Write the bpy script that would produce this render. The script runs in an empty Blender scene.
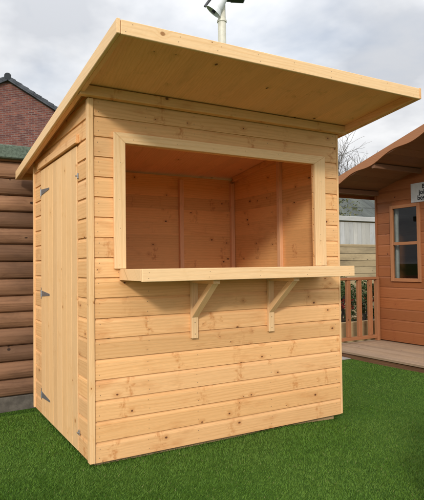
import bpy, bmesh, math, random
import numpy as np
from mathutils import Matrix, Vector, Quaternion, noise as mnoise

random.seed(7)
rng = np.random.default_rng(7)
S = bpy.context.scene
COL = S.collection
R_ = math.radians

# ------------------------------------------------------------------ camera
CAM_POS = Vector((-0.89915, -2.86786, 1.07434))
YAW, PITCH, ROLL = R_(30.2324), R_(1.6065), R_(-0.7141)
fwd = Vector((math.sin(YAW)*math.cos(PITCH), math.cos(YAW)*math.cos(PITCH), math.sin(PITCH)))
rgt = Vector((math.cos(YAW), -math.sin(YAW), 0))
upv = rgt.cross(fwd)
r2 = rgt*math.cos(ROLL) + upv*math.sin(ROLL)
u2 = -rgt*math.sin(ROLL) + upv*math.cos(ROLL)
cd = bpy.data.cameras.new('camera')
cam = bpy.data.objects.new('camera', cd)
COL.objects.link(cam)
m = Matrix.Identity(4)
for i in range(3):
    m[i][0], m[i][1], m[i][2], m[i][3] = r2[i], u2[i], -fwd[i], CAM_POS[i]
cam.matrix_world = m
cd.sensor_fit = 'VERTICAL'
cd.sensor_height = 36
cd.lens = 534.73/500*36
cd.clip_start = 0.05
cd.clip_end = 900
S.camera = cam

# ------------------------------------------------------------------ world: mostly cloudy daylight
SUN_TRAVEL = Vector((0.80, 1.0, -0.58)).normalized()
SUN_EL = math.asin(-SUN_TRAVEL.z)
SUN_AZ = math.atan2(-SUN_TRAVEL.x, -SUN_TRAVEL.y)
W = bpy.data.worlds.new("World")
S.world = W
W.use_nodes = True
nt = W.node_tree
nt.nodes.clear()
def N(t, kind, **kw):
    n = t.nodes.new(kind)
    for k, v in kw.items():
        setattr(n, k, v)
    return n
sky = N(nt, 'ShaderNodeTexSky', sky_type='NISHITA', sun_disc=False, sun_elevation=SUN_EL, sun_rotation=SUN_AZ)
bg1 = N(nt, 'ShaderNodeBackground'); bg1.inputs[1].default_value = 0.12
nt.links.new(sky.outputs[0], bg1.inputs[0])
tc = N(nt, 'ShaderNodeTexCoord')
sx = N(nt, 'ShaderNodeSeparateXYZ'); nt.links.new(tc.outputs['Generated'], sx.inputs[0])
ad = N(nt, 'ShaderNodeMath', operation='ADD'); ad.inputs[1].default_value = 0.22
nt.links.new(sx.outputs[2], ad.inputs[0])
mx_ = N(nt, 'ShaderNodeMath', operation='MAXIMUM'); mx_.inputs[1].default_value = 0.08
nt.links.new(ad.outputs[0], mx_.inputs[0])
dx = N(nt, 'ShaderNodeMath', operation='DIVIDE'); dy = N(nt, 'ShaderNodeMath', operation='DIVIDE')
nt.links.new(sx.outputs[0], dx.inputs[0]); nt.links.new(mx_.outputs[0], dx.inputs[1])
nt.links.new(sx.outputs[1], dy.inputs[0]); nt.links.new(mx_.outputs[0], dy.inputs[1])
cb = N(nt, 'ShaderNodeCombineXYZ')
nt.links.new(dx.outputs[0], cb.inputs[0]); nt.links.new(dy.outputs[0], cb.inputs[1])
cn = N(nt, 'ShaderNodeTexNoise'); cn.inputs['Scale'].default_value = 1.15; cn.inputs['Detail'].default_value = 6; cn.inputs['Roughness'].default_value = .55
cn.inputs['Distortion'].default_value = .3
nt.links.new(cb.outputs[0], cn.inputs['Vector'])
cr = N(nt, 'ShaderNodeValToRGB')
cr.color_ramp.elements[0].position = .30; cr.color_ramp.elements[0].color = (.55, .55, .55, 1)
cr.color_ramp.elements[1].position = .46; cr.color_ramp.elements[1].color = (1, 1, 1, 1)
nt.links.new(cn.outputs[0], cr.inputs[0])
cn2 = N(nt, 'ShaderNodeTexNoise'); cn2.inputs['Scale'].default_value = 1.9; cn2.inputs['Detail'].default_value = 5
mp = N(nt, 'ShaderNodeMapping'); mp.inputs['Location'].default_value = (3.1, 7.7, 0)
nt.links.new(cb.outputs[0], mp.inputs[0]); nt.links.new(mp.outputs[0], cn2.inputs['Vector'])
cr2 = N(nt, 'ShaderNodeValToRGB')
cr2.color_ramp.elements[0].position = .38; cr2.color_ramp.elements[0].color = (.575, .595, .635, 1)
cr2.color_ramp.elements[1].position = .60; cr2.color_ramp.elements[1].color = (.93, .935, .945, 1)
nt.links.new(cn2.outputs[0], cr2.inputs[0])
bg2 = N(nt, 'ShaderNodeBackground'); bg2.inputs[1].default_value = 1.0
nt.links.new(cr2.outputs[0], bg2.inputs[0])
# overcast luminance: brighter towards the zenith and in the bright cloud round the veiled sun
zc = N(nt, 'ShaderNodeMath', operation='MAXIMUM'); zc.inputs[1].default_value = 0; nt.links.new(sx.outputs[2], zc.inputs[0])
z2 = N(nt, 'ShaderNodeMath', operation='POWER'); z2.inputs[1].default_value = 2.0; nt.links.new(zc.outputs[0], z2.inputs[0])
dt = N(nt, 'ShaderNodeVectorMath', operation='DOT_PRODUCT'); dt.inputs[1].default_value = -SUN_TRAVEL; nt.links.new(tc.outputs['Generated'], dt.inputs[0])
dc = N(nt, 'ShaderNodeMath', operation='MAXIMUM'); dc.inputs[1].default_value = 0; nt.links.new(dt.outputs['Value'], dc.inputs[0])
dp_ = N(nt, 'ShaderNodeMath', operation='POWER'); dp_.inputs[1].default_value = 2.5; nt.links.new(dc.outputs[0], dp_.inputs[0])
s1 = N(nt, 'ShaderNodeMath', operation='MULTIPLY_ADD'); s1.inputs[1].default_value = 1.3; s1.inputs[2].default_value = 1.0; nt.links.new(z2.outputs[0], s1.inputs[0])
s2 = N(nt, 'ShaderNodeMath', operation='MULTIPLY_ADD'); s2.inputs[1].default_value = 1.15; nt.links.new(dp_.outputs[0], s2.inputs[0]); nt.links.new(s1.outputs[0], s2.inputs[2])
nt.links.new(s2.outputs[0], bg2.inputs[1])
ms = N(nt, 'ShaderNodeMixShader'); wo = N(nt, 'ShaderNodeOutputWorld')
nt.links.new(cr.outputs[0], ms.inputs[0]); nt.links.new(bg1.outputs[0], ms.inputs[1]); nt.links.new(bg2.outputs[0], ms.inputs[2])
nt.links.new(ms.outputs[0], wo.inputs[0])

# ------------------------------------------------------------------ sun
sl = bpy.data.lights.new('sun', 'SUN')
sl.energy = 1.75
sl.angle = R_(6)
sl.color = (1.0, .95, .88)
so = bpy.data.objects.new('sun', sl)
COL.objects.link(so)
so.rotation_euler = SUN_TRAVEL.to_track_quat('-Z', 'Y').to_euler()
so.location = (-8, -10, 10)

S.view_settings.view_transform = 'Standard'
S.view_settings.look = 'None'
S.view_settings.exposure = 0.0
S.view_settings.gamma = 1.0
S.view_settings.use_curve_mapping = False
S.render.engine = 'CYCLES'

# ------------------------------------------------------------------ material helpers
class NT:
    def __init__(s, name):
        s.m = bpy.data.materials.new(name); s.m.use_nodes = True
        s.t = s.m.node_tree; s.t.nodes.clear()
        s.out = s.n('ShaderNodeOutputMaterial')
        s.b = s.n('ShaderNodeBsdfPrincipled')
        s.l(s.b.outputs[0], s.out.inputs[0])
    def n(s, kind, **kw): return N(s.t, kind, **kw)
    def l(s, a, b): s.t.links.new(a, b)
    def put(s, sock, v):
        if isinstance(v, bpy.types.NodeSocket): s.l(v, sock)
        elif v is not None: sock.default_value = v
    def math(s, op, a, b=None, c=None, clamp=False):
        n = s.n('ShaderNodeMath', operation=op, use_clamp=clamp)
        for i, v in enumerate((a, b, c)):
            if v is not None: s.put(n.inputs[i], v)
        return n.outputs[0]
    def vec(s, x, y, z=0.0):
        n = s.n('ShaderNodeCombineXYZ')
        for i, v in enumerate((x, y, z)): s.put(n.inputs[i], v)
        return n.outputs[0]
    def vm(s, op, a, b):
        n = s.n('ShaderNodeVectorMath', operation=op)
        s.put(n.inputs[0], a); s.put(n.inputs[1], b)
        return n.outputs[0]
    def noise(s, v, scale=1.0, detail=3.0, rough=.5, dist=0.0):
        n = s.n('ShaderNodeTexNoise')
        s.put(n.inputs['Vector'], v)
        n.inputs['Scale'].default_value = scale; n.inputs['Detail'].default_value = detail
        n.inputs['Roughness'].default_value = rough; n.inputs['Distortion'].default_value = dist
        return n.outputs[0]
    def rng(s, v, a, b, c=0.0, d=1.0, smooth=True):
        n = s.n('ShaderNodeMapRange', clamp=True)
        if smooth: n.interpolation_type = 'SMOOTHSTEP'
        s.put(n.inputs[0], v)
        for i, x in enumerate((a, b, c, d)): s.put(n.inputs[1+i], x)
        return n.outputs[0]
    def mix(s, f, a, b, mode='MIX'):
        n = s.n('ShaderNodeMix', data_type='RGBA', blend_type=mode)
        s.put(n.inputs[0], f)
        for i, v in ((6, a), (7, b)):
            if isinstance(v, tuple): v = (*v[:3], 1)
            s.put(n.inputs[i], v)
        return n.outputs[2]
    def bump(s, h, strength=.3, dist=.002):
        n = s.n('ShaderNodeBump'); n.inputs['Strength'].default_value = strength; n.inputs['Distance'].default_value = dist
        s.l(h, n.inputs['Height']); s.l(n.outputs[0], s.b.inputs['Normal'])
    def fin(s, color=None, rough=.6, spec=.3, metal=0.0):
        if color is not None:
            if isinstance(color, tuple): color = (*color[:3], 1)
            s.put(s.b.inputs['Base Color'], color)
        s.put(s.b.inputs['Roughness'], rough)
        s.b.inputs['Specular IOR Level'].default_value = spec
        s.b.inputs['Metallic'].default_value = metal
        return s.m

def wood(name, base, grain, knot, stain, var=.16, knotty=.5, stain_amt=.5, rough=.6, bump=.25, lines=330.0, huevar=.35, dirt=0.0, gcon=.55, ku=4.6, kv=6.0, whorl=.75):
    k = NT(name)
    uv = k.n('ShaderNodeUVMap').outputs[0]
    rnd = k.n('ShaderNodeNewGeometry').outputs['Random Per Island']
    r2 = k.math('FRACT', k.math('MULTIPLY', rnd, 57.31))
    r3 = k.math('FRACT', k.math('MULTIPLY', rnd, 191.7))
    off = k.vec(k.math('MULTIPLY', rnd, 61.0), k.math('MULTIPLY', r2, 37.0), 0.0)
    p = k.vm('ADD', uv, off)
    # knots, one per cell at most
    vo = k.n('ShaderNodeTexVoronoi', voronoi_dimensions='2D', feature='F1')
    k.l(k.vm('MULTIPLY', p, (ku, kv, 1)), vo.inputs['Vector']); vo.inputs['Scale'].default_value = 1.0
    vo.inputs['Randomness'].default_value = .95
    d = k.math('ADD', vo.outputs['Distance'], k.math('MULTIPLY', k.math('SUBTRACT', k.noise(p, 60, 2), .5), .03))
    sp = k.n('ShaderNodeSeparateColor'); k.l(vo.outputs['Color'], sp.inputs[0])
    # whorls: knots and resin gather at intervals along the board
    wv = k.n('ShaderNodeTexVoronoi', voronoi_dimensions='1D', feature='F1')
    wob = k.math('MULTIPLY', k.math('SUBTRACT', k.noise(k.vm('MULTIPLY', p, (7, 30, 1)), 1.0, 4, .6), .5), .42)
    spu = k.n('ShaderNodeSeparateXYZ'); k.l(p, spu.inputs[0])
    k.l(k.math('MULTIPLY_ADD', spu.outputs[0], 2.7, wob), wv.inputs['W']); wv.inputs['Scale'].default_value = 1.0; wv.inputs['Randomness'].default_value = .85
    wcs = k.n('ShaderNodeSeparateColor'); k.l(wv.outputs['Color'], wcs.inputs[0])
    wamp = k.rng(wcs.outputs[1], .25, .95, .05, 1.0)
    wide = k.rng(wv.outputs['Distance'], .26, .05, .25, 2.1)
    on = k.math('LESS_THAN', sp.outputs[0], k.math('MULTIPLY', wide, knotty))
    band = k.math('MULTIPLY', k.rng(wv.outputs['Distance'], .10, .01, 0, 1), k.rng(k.noise(k.vm('MULTIPLY', p, (46, 27, 1)), 1.0, 4, .6), .40, .63, 0, 1))
    rad = k.math('MULTIPLY_ADD', sp.outputs[1], .045, .022)
    kn = k.math('MULTIPLY', on, k.rng(d, k.math('MULTIPLY', rad, 1.15), k.math('MULTIPLY', rad, .55), 0, 1))
    halo = k.math('MULTIPLY', on, k.rng(d, .24, .02, 0, 1))
    # growth rings
    sv = k.n('ShaderNodeSeparateXYZ'); k.l(p, sv.inputs[0])
    n1 = k.noise(k.vm('MULTIPLY', p, (.9, 9.0, 1)), 1.0, 2)
    ph = k.math('MULTIPLY_ADD', n1, 26.0, k.math('MULTIPLY_ADD', sv.outputs[1], lines, k.math('MULTIPLY', halo, 7.0)))
    ring = k.math('MULTIPLY_ADD', k.math('SINE', ph), .5, .5)
    ring = k.math('POWER', ring, 2.2)
    amp = k.rng(k.noise(k.vm('MULTIPLY', p, (.7, 5.0, 1)), 1.3, 2), .3, .7, .25, 1.0)
    fib = k.noise(k.vm('MULTIPLY', p, (14, 420, 1)), 1.0, 2)
    g = k.math('MULTIPLY', k.math('MULTIPLY', ring, amp), gcon)
    col = k.mix(g, base, grain)
    fibm = k.rng(fib, .25, .75, .90, 1.07, smooth=False)
    # resin stain patches
    stn = k.rng(k.noise(k.vm('MULTIPLY', p, (3.2, 9.0, 1)), 1.0, 4, .6), .52, .78, 0, stain_amt)
    stn = k.math('MAXIMUM', stn, k.math('MULTIPLY', k.math('MULTIPLY', band, wamp), whorl))
    col = k.mix(k.math('MAXIMUM', stn, k.math('MULTIPLY', halo, .55*stain_amt+.15)), col, stain)
    # per board tone
    tone = k.math('MULTIPLY', k.math('MULTIPLY_ADD', r2, 2*var, 1.0-var), fibm)
    tb = k.vec(tone, k.math('MULTIPLY', tone, k.math('MULTIPLY_ADD', r3, .10*huevar, 1-.07*huevar)), k.math('MULTIPLY', tone, k.math('MULTIPLY_ADD', r3, .34*huevar, 1-.22*huevar)))
    col = k.mix(1.0, col, tb, 'MULTIPLY')
    if dirt:
        dn = k.rng(k.noise(k.vm('MULTIPLY', p, (1.6, 6.0, 1)), 1.0, 5, .65), .42, .7, 0, dirt)
        col = k.mix(dn, col, tuple(c*.36 for c in base))
    col = k.mix(kn, col, knot)
    h = k.math('MULTIPLY_ADD', fib, .5, k.math('MULTIPLY', ring, .35))
    k.bump(h, bump, .0012)
    return k.fin(col, rough, .28)

M = {}
M['pine'] = wood('pine_cladding', (.81, .465, .205), (.665, .325, .11), (.15, .055, .022), (.53, .195, .048), var=.11, knotty=.46, stain_amt=.55, huevar=.4, gcon=.5, ku=5.6, kv=8.0, whorl=.7)
M['pine_in'] = wood('pine_inner', (.92, .485, .185), (.76, .345, .105), (.13, .045, .018), (.58, .22, .075), var=.09, knotty=.55, stain_amt=.5, huevar=.2, ku=5.4, kv=7.5)
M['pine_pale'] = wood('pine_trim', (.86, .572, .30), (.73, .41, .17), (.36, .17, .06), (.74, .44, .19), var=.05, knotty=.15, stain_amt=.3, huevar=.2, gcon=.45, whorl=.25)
M['pine_door'] = wood('pine_door_boards', (.84, .525, .255), (.70, .375, .145), (.38, .15, .045), (.70, .36, .12), var=.10, knotty=.24, stain_amt=.4, huevar=.25, whorl=.35)
M['pine_roof'] = wood('pine_roof_boards', (.92, .515, .27), (.78, .39, .17), (.13, .055, .02), (.52, .29, .12), var=.045, knotty=.26, stain_amt=.35, huevar=.2, gcon=.45, whorl=.3)
M['bearer'] = wood('bearer_timber', (.56, .38, .2), (.44, .28, .13), (.1, .05, .02), (.3, .2, .1), var=.2)
M['red'] = wood('red_brown_stain', (.325, .115, .041), (.25, .08, .028), (.08, .026, .012), (.28, .085, .032), var=.16, knotty=.22, stain_amt=.5, rough=.5, huevar=.4)
M['redpale'] = wood('red_brown_rail', (.40, .175, .078), (.31, .122, .05), (.12, .04, .02), (.30, .11, .05), var=.12, knotty=.15, stain_amt=.35, rough=.5, whorl=.4)
M['soffit'] = wood('shaded_red_brown_boards', (.24, .12, .068), (.17, .08, .045), (.05, .02, .012), (.17, .075, .036), var=.14, knotty=.2, stain_amt=.4, rough=.6)  # same red brown timber, with the shade under the roof put into the colour
M['deck'] = wood('weathered_deck', (.38, .265, .175), (.30, .205, .13), (.15, .1, .07), (.33, .23, .17), var=.13, knotty=.15, dirt=.3, rough=.75, whorl=.2)
M['log'] = wood('dark_log_boards', (.255, .132, .07), (.165, .08, .042), (.04, .02, .012), (.31, .17, .09), var=.30, knotty=.8, stain_amt=.6, dirt=.62, rough=.7, lines=260, bump=.5, ku=3.0, kv=5.5, gcon=.8, whorl=.1)
M['sleeper'] = wood('weathered_fence_boards', (.42, .325, .195), (.32, .235, .135), (.1, .07, .04), (.27, .2, .12), var=.2, knotty=.25, dirt=.5, rough=.85, whorl=.2)
M['white'] = wood('whitewashed_boards', (.47, .465, .44), (.39, .38, .35), (.3, .27, .22), (.48, .46, .42), var=.12, knotty=.12, stain_amt=.35, dirt=.3, rough=.8, whorl=.15)
M['bedlog'] = wood('new_sleeper_timber', (.62, .45, .24), (.5, .34, .16), (.2, .1, .05), (.5, .32, .15), var=.1)

def simple(name, col, rough=.6, spec=.3, metal=0.0, nscale=0, namt=.3, bump=0.0, dark=None):
    k = NT(name)
    c = col
    if nscale:
        o = k.n('ShaderNodeTexCoord').outputs['Object']
        f = k.noise(o, nscale, 5, .6)
        c = k.mix(k.rng(f, .3, .7, 0, 1), tuple(x*(1-namt) for x in col) if dark is None else dark, tuple(min(1, x*(1+namt*.5)) for x in col))
        if bump: k.bump(f, bump, .004)
    return k.fin(c, rough, spec, metal)
M['nail'] = simple('nail_head', (.29, .18, .09), .5, .4)
M['zinc'] = simple('galvanised_steel', (.42, .43, .44), .42, .5, .8, 90, .25)
M['felt'] = simple('charcoal_roof_felt', (.06, .06, .062), .95, .1, 0, 120, .4, .4)
M['greenfelt'] = simple('green_mineral_felt', (.125, .155, .115), .95, .1, 0, 60, .35, .4)
M['concrete'] = simple('grey_concrete', (.15, .13, .105), .9, .2, 0, 14, .35, .5)
M['paving'] = simple('grey_paving', (.33, .30, .27), .9, .2, 0, 11, .3, .4)
M['soil'] = simple('dark_soil', (.045, .033, .024), 1, .1, 0, 30, .5, .8)
M['dark'] = simple('dark_interior', (.03, .02, .015), .9, .1, 0, 4, .3)
M['cream'] = simple('cream_painted_pole', (.70, .66, .54), .45, .4, 0, 9, .12)
M['whitepaint'] = simple('white_plastic', (.78, .79, .80), .4, .4, 0, 7, .08)
M['darkgrey'] = simple('dark_grey_metal', (.055, .055, .06), .5, .4, 0, 12, .3)
M['ink'] = simple('black_lettering', (.015, .015, .018), .6, .3)
M['signwhite'] = simple('white_sign_board', (.62, .63, .64), .5, .4, 0, 12, .1)
M['curtain'] = simple('pale_curtain', (.55, .53, .50), .9, .1, 0, 5, .25)
M['bark'] = simple('grey_bark', (.13, .115, .10), .9, .1, 0, 9, .35)

def leafmat(name, c1, c2, rough=.55):
    k = NT(name)
    r = k.n('ShaderNodeNewGeometry').outputs['Random Per Island']
    k.fin(k.mix(r, c1, c2), rough, .25)
    return k.m
M['leaf'] = leafmat('dark_green_leaf', (.035, .065, .02), (.085, .12, .035))
M['leaf2'] = leafmat('olive_leaf', (.09, .10, .045), (.16, .16, .08))
M['petal'] = leafmat('red_petal', (.33, .035, .035), (.45, .09, .06))

def grassmat():
    k = NT('short_grass_blade')
    r = k.n('ShaderNodeNewGeometry').outputs['Random Per Island']
    o = k.n('ShaderNodeTexCoord').outputs['Object']
    c = k.mix(r, (.056, .126, .010), (.096, .184, .018))
    f = k.rng(k.noise(o, 1.5, 5, .6), .38, .66, 0, .75)
    c = k.mix(f, c, (.100, .172, .023))
    f2 = k.rng(k.noise(k.vm('MULTIPLY', o, (9, 3.5, 1)), 1.0, 4, .6), .48, .72, 0, .45)
    c = k.mix(f2, c, (.042, .098, .010))
    dry = k.math('GREATER_THAN', k.math('FRACT', k.math('MULTIPLY', r, 83.7)), .985)
    c = k.mix(k.math('MULTIPLY', dry, .7), c, (.20, .19, .075))
    k.fin(c, .6, .18)
    return k.m
M['grass'] = grassmat()
def lawnmat():
    k = NT('lawn_ground')
    o = k.n('ShaderNodeTexCoord').outputs['Object']
    c = k.mix(k.noise(o, 30, 5, .6), (.021, .054, .007), (.044, .092, .012))
    c = k.mix(k.rng(k.noise(o, .7, 4), .35, .65, 0, .5), c, (.05, .11, .014))
    k.bump(k.noise(o, 90, 3), .6, .01)
    k.fin(c, .9, .1)
    return k.m
M['lawn'] = lawnmat()
def brickmat():
    k = NT('red_brick')
    uv = k.n('ShaderNodeUVMap').outputs[0]
    b = k.n('ShaderNodeTexBrick', offset=.5)
    k.l(uv, b.inputs['Vector'])
    b.inputs['Color1'].default_value = (.24, .085, .06, 1); b.inputs['Color2'].default_value = (.10, .038, .034, 1)
    b.inputs['Mortar'].default_value = (.21, .16, .14, 1)
    b.inputs['Scale'].default_value = 1.0; b.inputs['Mortar Size'].default_value = .010
    b.inputs['Brick Width'].default_value = .225; b.inputs['Row Height'].default_value = .075
    b.inputs['Bias'].default_value = -.1
    f = k.rng(k.noise(uv, 3.0, 5, .65), .4, .7, 0, .55)
    c = k.mix(f, b.outputs[0], (.10, .045, .042))
    f = k.rng(k.noise(uv, .9, 4, .6), .5, .75, 0, .4)
    c = k.mix(f, c, (.26, .12, .085))
    k.bump(b.outputs[1], -.4, .01)
    k.fin(c, .9, .15)
    return k.m
M['brick'] = brickmat()
def tilemat(name, a, b_):
    k = NT(name)
    uv = k.n('ShaderNodeUVMap').outputs[0]
    b = k.n('ShaderNodeTexBrick', offset=.5)
    k.l(uv, b.inputs['Vector'])
    b.inputs['Color1'].default_value = (*a, 1); b.inputs['Color2'].default_value = (*b_, 1)
    b.inputs['Mortar'].default_value = tuple(x*.4 for x in a)+(1,)
    b.inputs['Scale'].default_value = 1.0; b.inputs['Mortar Size'].default_value = .012
    b.inputs['Brick Width'].default_value = .3; b.inputs['Row Height'].default_value = .26
    f = k.rng(k.noise(uv, 1.6, 5, .6), .4, .72, 0, .6)
    c = k.mix(f, b.outputs[0], tuple(x*1.7 for x in a))
    k.bump(b.outputs[1], -.6, .02)
    k.fin(c, .85, .2)
    return k.m
M['tile'] = tilemat('dark_roof_tile', (.075, .08, .09), (.055, .058, .066))
M['slate'] = tilemat('mossy_slate', (.085, .092, .08), (.06, .066, .062))
def glassmat():
    k = NT('window_glass')
    tr = k.n('ShaderNodeBsdfTransparent'); tr.inputs[0].default_value = (.80, .83, .82, 1)
    gl = k.n('ShaderNodeBsdfGlossy'); gl.inputs['Roughness'].default_value = .015
    fr = k.n('ShaderNodeLayerWeight'); fr.inputs[0].default_value = .5
    mx = k.n('ShaderNodeMixShader')
    k.l(k.math('MULTIPLY_ADD', k.math('POWER', fr.outputs['Facing'], 5.0), .7, .025), mx.inputs[0]); k.l(tr.outputs[0], mx.inputs[1]); k.l(gl.outputs[0], mx.inputs[2])
    k.t.nodes.remove(k.b)
    k.l(mx.outputs[0], k.out.inputs[0])
    return k.m
M['glass'] = glassmat()

# ------------------------------------------------------------------ object helpers
WM = {}
def tag(o, label=None, cat=None, group=None, kind=None):
    if label: o['label'] = label
    if cat: o['category'] = cat
    if group: o['group'] = group
    if kind: o['kind'] = kind
    return o
def thing(name, label, cat, loc=(0, 0, 0), rotz=0.0, group=None):
    o = bpy.data.objects.new(name, None); COL.objects.link(o)
    o.empty_display_size = .2
    o.location = loc; o.rotation_euler = (0, 0, rotz)
    WM[o] = Matrix.Translation(loc) @ Matrix.Rotation(rotz, 4, 'Z')
    return tag(o, label, cat, group)

class MB:
    """collects geometry in world space, one mesh object per build()"""
    def __init__(s): s.v = []; s.f = []; s.uv = []; s.mi = []; s.sm = []
    def add(s, verts, faces, uvs, mi=0, smooth=False):
        b = len(s.v)
        s.v += [tuple(v) for v in verts]
        for f, u in zip(faces, uvs):
            s.f.append([b+i for i in f]); s.uv.append(u); s.mi.append(mi); s.sm.append(smooth)
    def bm_add(s, bm, axis, mi=0, smooth=False, inv=None):
        """axis: index (or vector) of the long direction; u runs along it"""
        bm.verts.ensure_lookup_table(); bm.normal_update()
        A = Vector(((1, 0, 0), (0, 1, 0), (0, 0, 1))[axis]) if isinstance(axis, int) else axis.normalized()
        B = Vector((0, 0, 1)) if abs(A.z) < .7 else Vector((0, 1, 0))
        B = (B - A*B.dot(A)).normalized(); C_ = A.cross(B)
        vs = [v.co.copy() for v in bm.verts]
        fs = []; us = []
        for f in bm.faces:
            fs.append([v.index for v in f.verts])
            us.append([(v.co.dot(A), v.co.dot(B)+v.co.dot(C_)) for v in f.verts])
        s.add(vs, fs, us, mi, smooth)
    def box(s, x0, x1, y0, y1, z0, z1, axis=None, bev=.002, mi=0, mat=None):
        bm = bmesh.new()
        bmesh.ops.create_cube(bm, size=1)
        sx_, sy_, sz_ = x1-x0, y1-y0, z1-z0
        bmesh.ops.scale(bm, vec=(sx_, sy_, sz_), verts=bm.verts)
        bmesh.ops.translate(bm, vec=((x0+x1)/2, (y0+y1)/2, (z0+z1)/2), verts=bm.verts)
        if bev: bmesh.ops.bevel(bm, geom=bm.edges[:], offset=bev, segments=1, affect='EDGES', clamp_overlap=True)
        if axis is None: axis = max(range(3), key=lambda i: (sx_, sy_, sz_)[i])
        if mat is not None:
            bm.verts.index_update()
            ax = Vector(((1, 0, 0), (0, 1, 0), (0, 0, 1))[axis])
            bmesh.ops.transform(bm, matrix=mat, verts=bm.verts)
            axis = (mat.to_3x3() @ ax)
        bm.verts.index_update()
        s.bm_add(bm, axis, mi); bm.free()
    def hexa(s, pts, axis, mi=0, bev=.002):
        """8 corners: bottom 4 (ccw) then top 4"""
        bm = bmesh.new()
        vs = [bm.verts.new(p) for p in pts]
        for f in ((3, 2, 1, 0), (4, 5, 6, 7), (0, 1, 5, 4), (1, 2, 6, 5), (2, 3, 7, 6), (3, 0, 4, 7)):
            bm.faces.new([vs[i] for i in f])
        bmesh.ops.recalc_face_normals(bm, faces=bm.faces[:])
        if bev: bmesh.ops.bevel(bm, geom=bm.edges[:], offset=bev, segments=1, affect='EDGES', clamp_overlap=True)
        bm.verts.index_update()
        s.bm_add(bm, axis, mi); bm.free()
    def prism(s, prof, org, along, p_dir, q_dir, length, mi=0, smooth=False):
        """profile (p,q) extruded along 'along' for length"""
        org, a, P, Q = Vector(org), Vector(along), Vector(p_dir), Vector(q_dir)
        bm = bmesh.new()
        r0 = [bm.verts.new(org + P*p + Q*q) for p, q in prof]
        r1 = [bm.verts.new(org + P*p + Q*q + a*length) for p, q in prof]
        n = len(prof)
        for i in range(n):
            j = (i+1) % n
            bm.faces.new((r0[i], r0[j], r1[j], r1[i]))
        bm.faces.new(r0[::-1]); bm.faces.new(r1)
        bmesh.ops.recalc_face_normals(bm, faces=bm.faces[:])
        bm.verts.index_update()
        s.bm_add(bm, a, mi, smooth); bm.free()
    def tube(s, p0, p1, r0, r1, n=8, mi=0, cap=True):
        p0, p1 = Vector(p0), Vector(p1)
        d = (p1-p0).normalized()
        a = d.orthogonal().normalized(); b = d.cross(a)
        vs = []
        for p, r in ((p0, r0), (p1, r1)):
            for i in range(n):
                t = 2*math.pi*i/n
                vs.append(p + a*(r*math.cos(t)) + b*(r*math.sin(t)))
        fs = [(i, (i+1) % n, n+(i+1) % n, n+i) for i in range(n)]
        L = (p1-p0).length
        us = [[(0, i/n), (0, (i+1)/n), (L, (i+1)/n), (L, i/n)] for i in range(n)]
        s.add(vs, fs, us, mi, True)
        if cap:
            s.add(vs[:n], [list(range(n))[::-1]], [[(0, 0)]*n], mi); s.add(vs[n:], [list(range(n))], [[(0, 0)]*n], mi)
    def disc(s, c, nrm, r, n=7, mi=0):
        c, nrm = Vector(c), Vector(nrm)
        a = nrm.orthogonal().normalized(); b = nrm.cross(a)
        vs = [c + a*(r*math.cos(2*math.pi*i/n)) + b*(r*math.sin(2*math.pi*i/n)) for i in range(n)]
        s.add(vs, [list(range(n))], [[(0, 0)]*n], mi)
    def poly(s, pts, uvs, mi=0): s.add(pts, [list(range(len(pts)))], [uvs], mi)
    def clip(s, co, no):
        """cut away what lies on the +no side of the plane"""
        me = bpy.data.meshes.new('tmp'); s._fill(me)
        bm = bmesh.new(); bm.from_mesh(me); bpy.data.meshes.remove(me)
        bmesh.ops.bisect_plane(bm, geom=bm.verts[:]+bm.edges[:]+bm.faces[:], plane_co=co, plane_no=no, clear_outer=True)
        uvl = bm.loops.layers.uv.active
        bm.verts.index_update()
        s.v = [tuple(v.co) for v in bm.verts]
        s.f = [[v.index for v in f.verts] for f in bm.faces]
        s.uv = [[tuple(l[uvl].uv) for l in f.loops] for f in bm.faces]
        s.mi = [f.material_index for f in bm.faces]; s.sm = [f.smooth for f in bm.faces]
        bm.free()
    def _fill(s, me):
        me.from_pydata(s.v, [], s.f)
        uvl = me.uv_layers.new(name='UVMap')
        flat = [c for u in s.uv for p in u for c in p]
        uvl.data.foreach_set('uv', flat)
        me.polygons.foreach_set('material_index', s.mi)
        me.polygons.foreach_set('use_smooth', s.sm)
    def build(s, name, mats, parent=None, local=False):
        me = bpy.data.meshes.new(name); s._fill(me)
        for mt in (mats if isinstance(mats, (list, tuple)) else [mats]): me.materials.append(mt)
        o = bpy.data.objects.new(name, me); COL.objects.link(o)
        if parent is not None:
            o.parent = parent
            if not local: me.transform(WM[parent].inverted())
            WM[o] = WM[parent]
        else: WM[o] = Matrix.Identity(4)
        me.update()
        return o
def one(name, mat, parent, *a, **kw):
    b = MB(); b.box(*a, **kw); return b.build(name, mat, parent)

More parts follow.
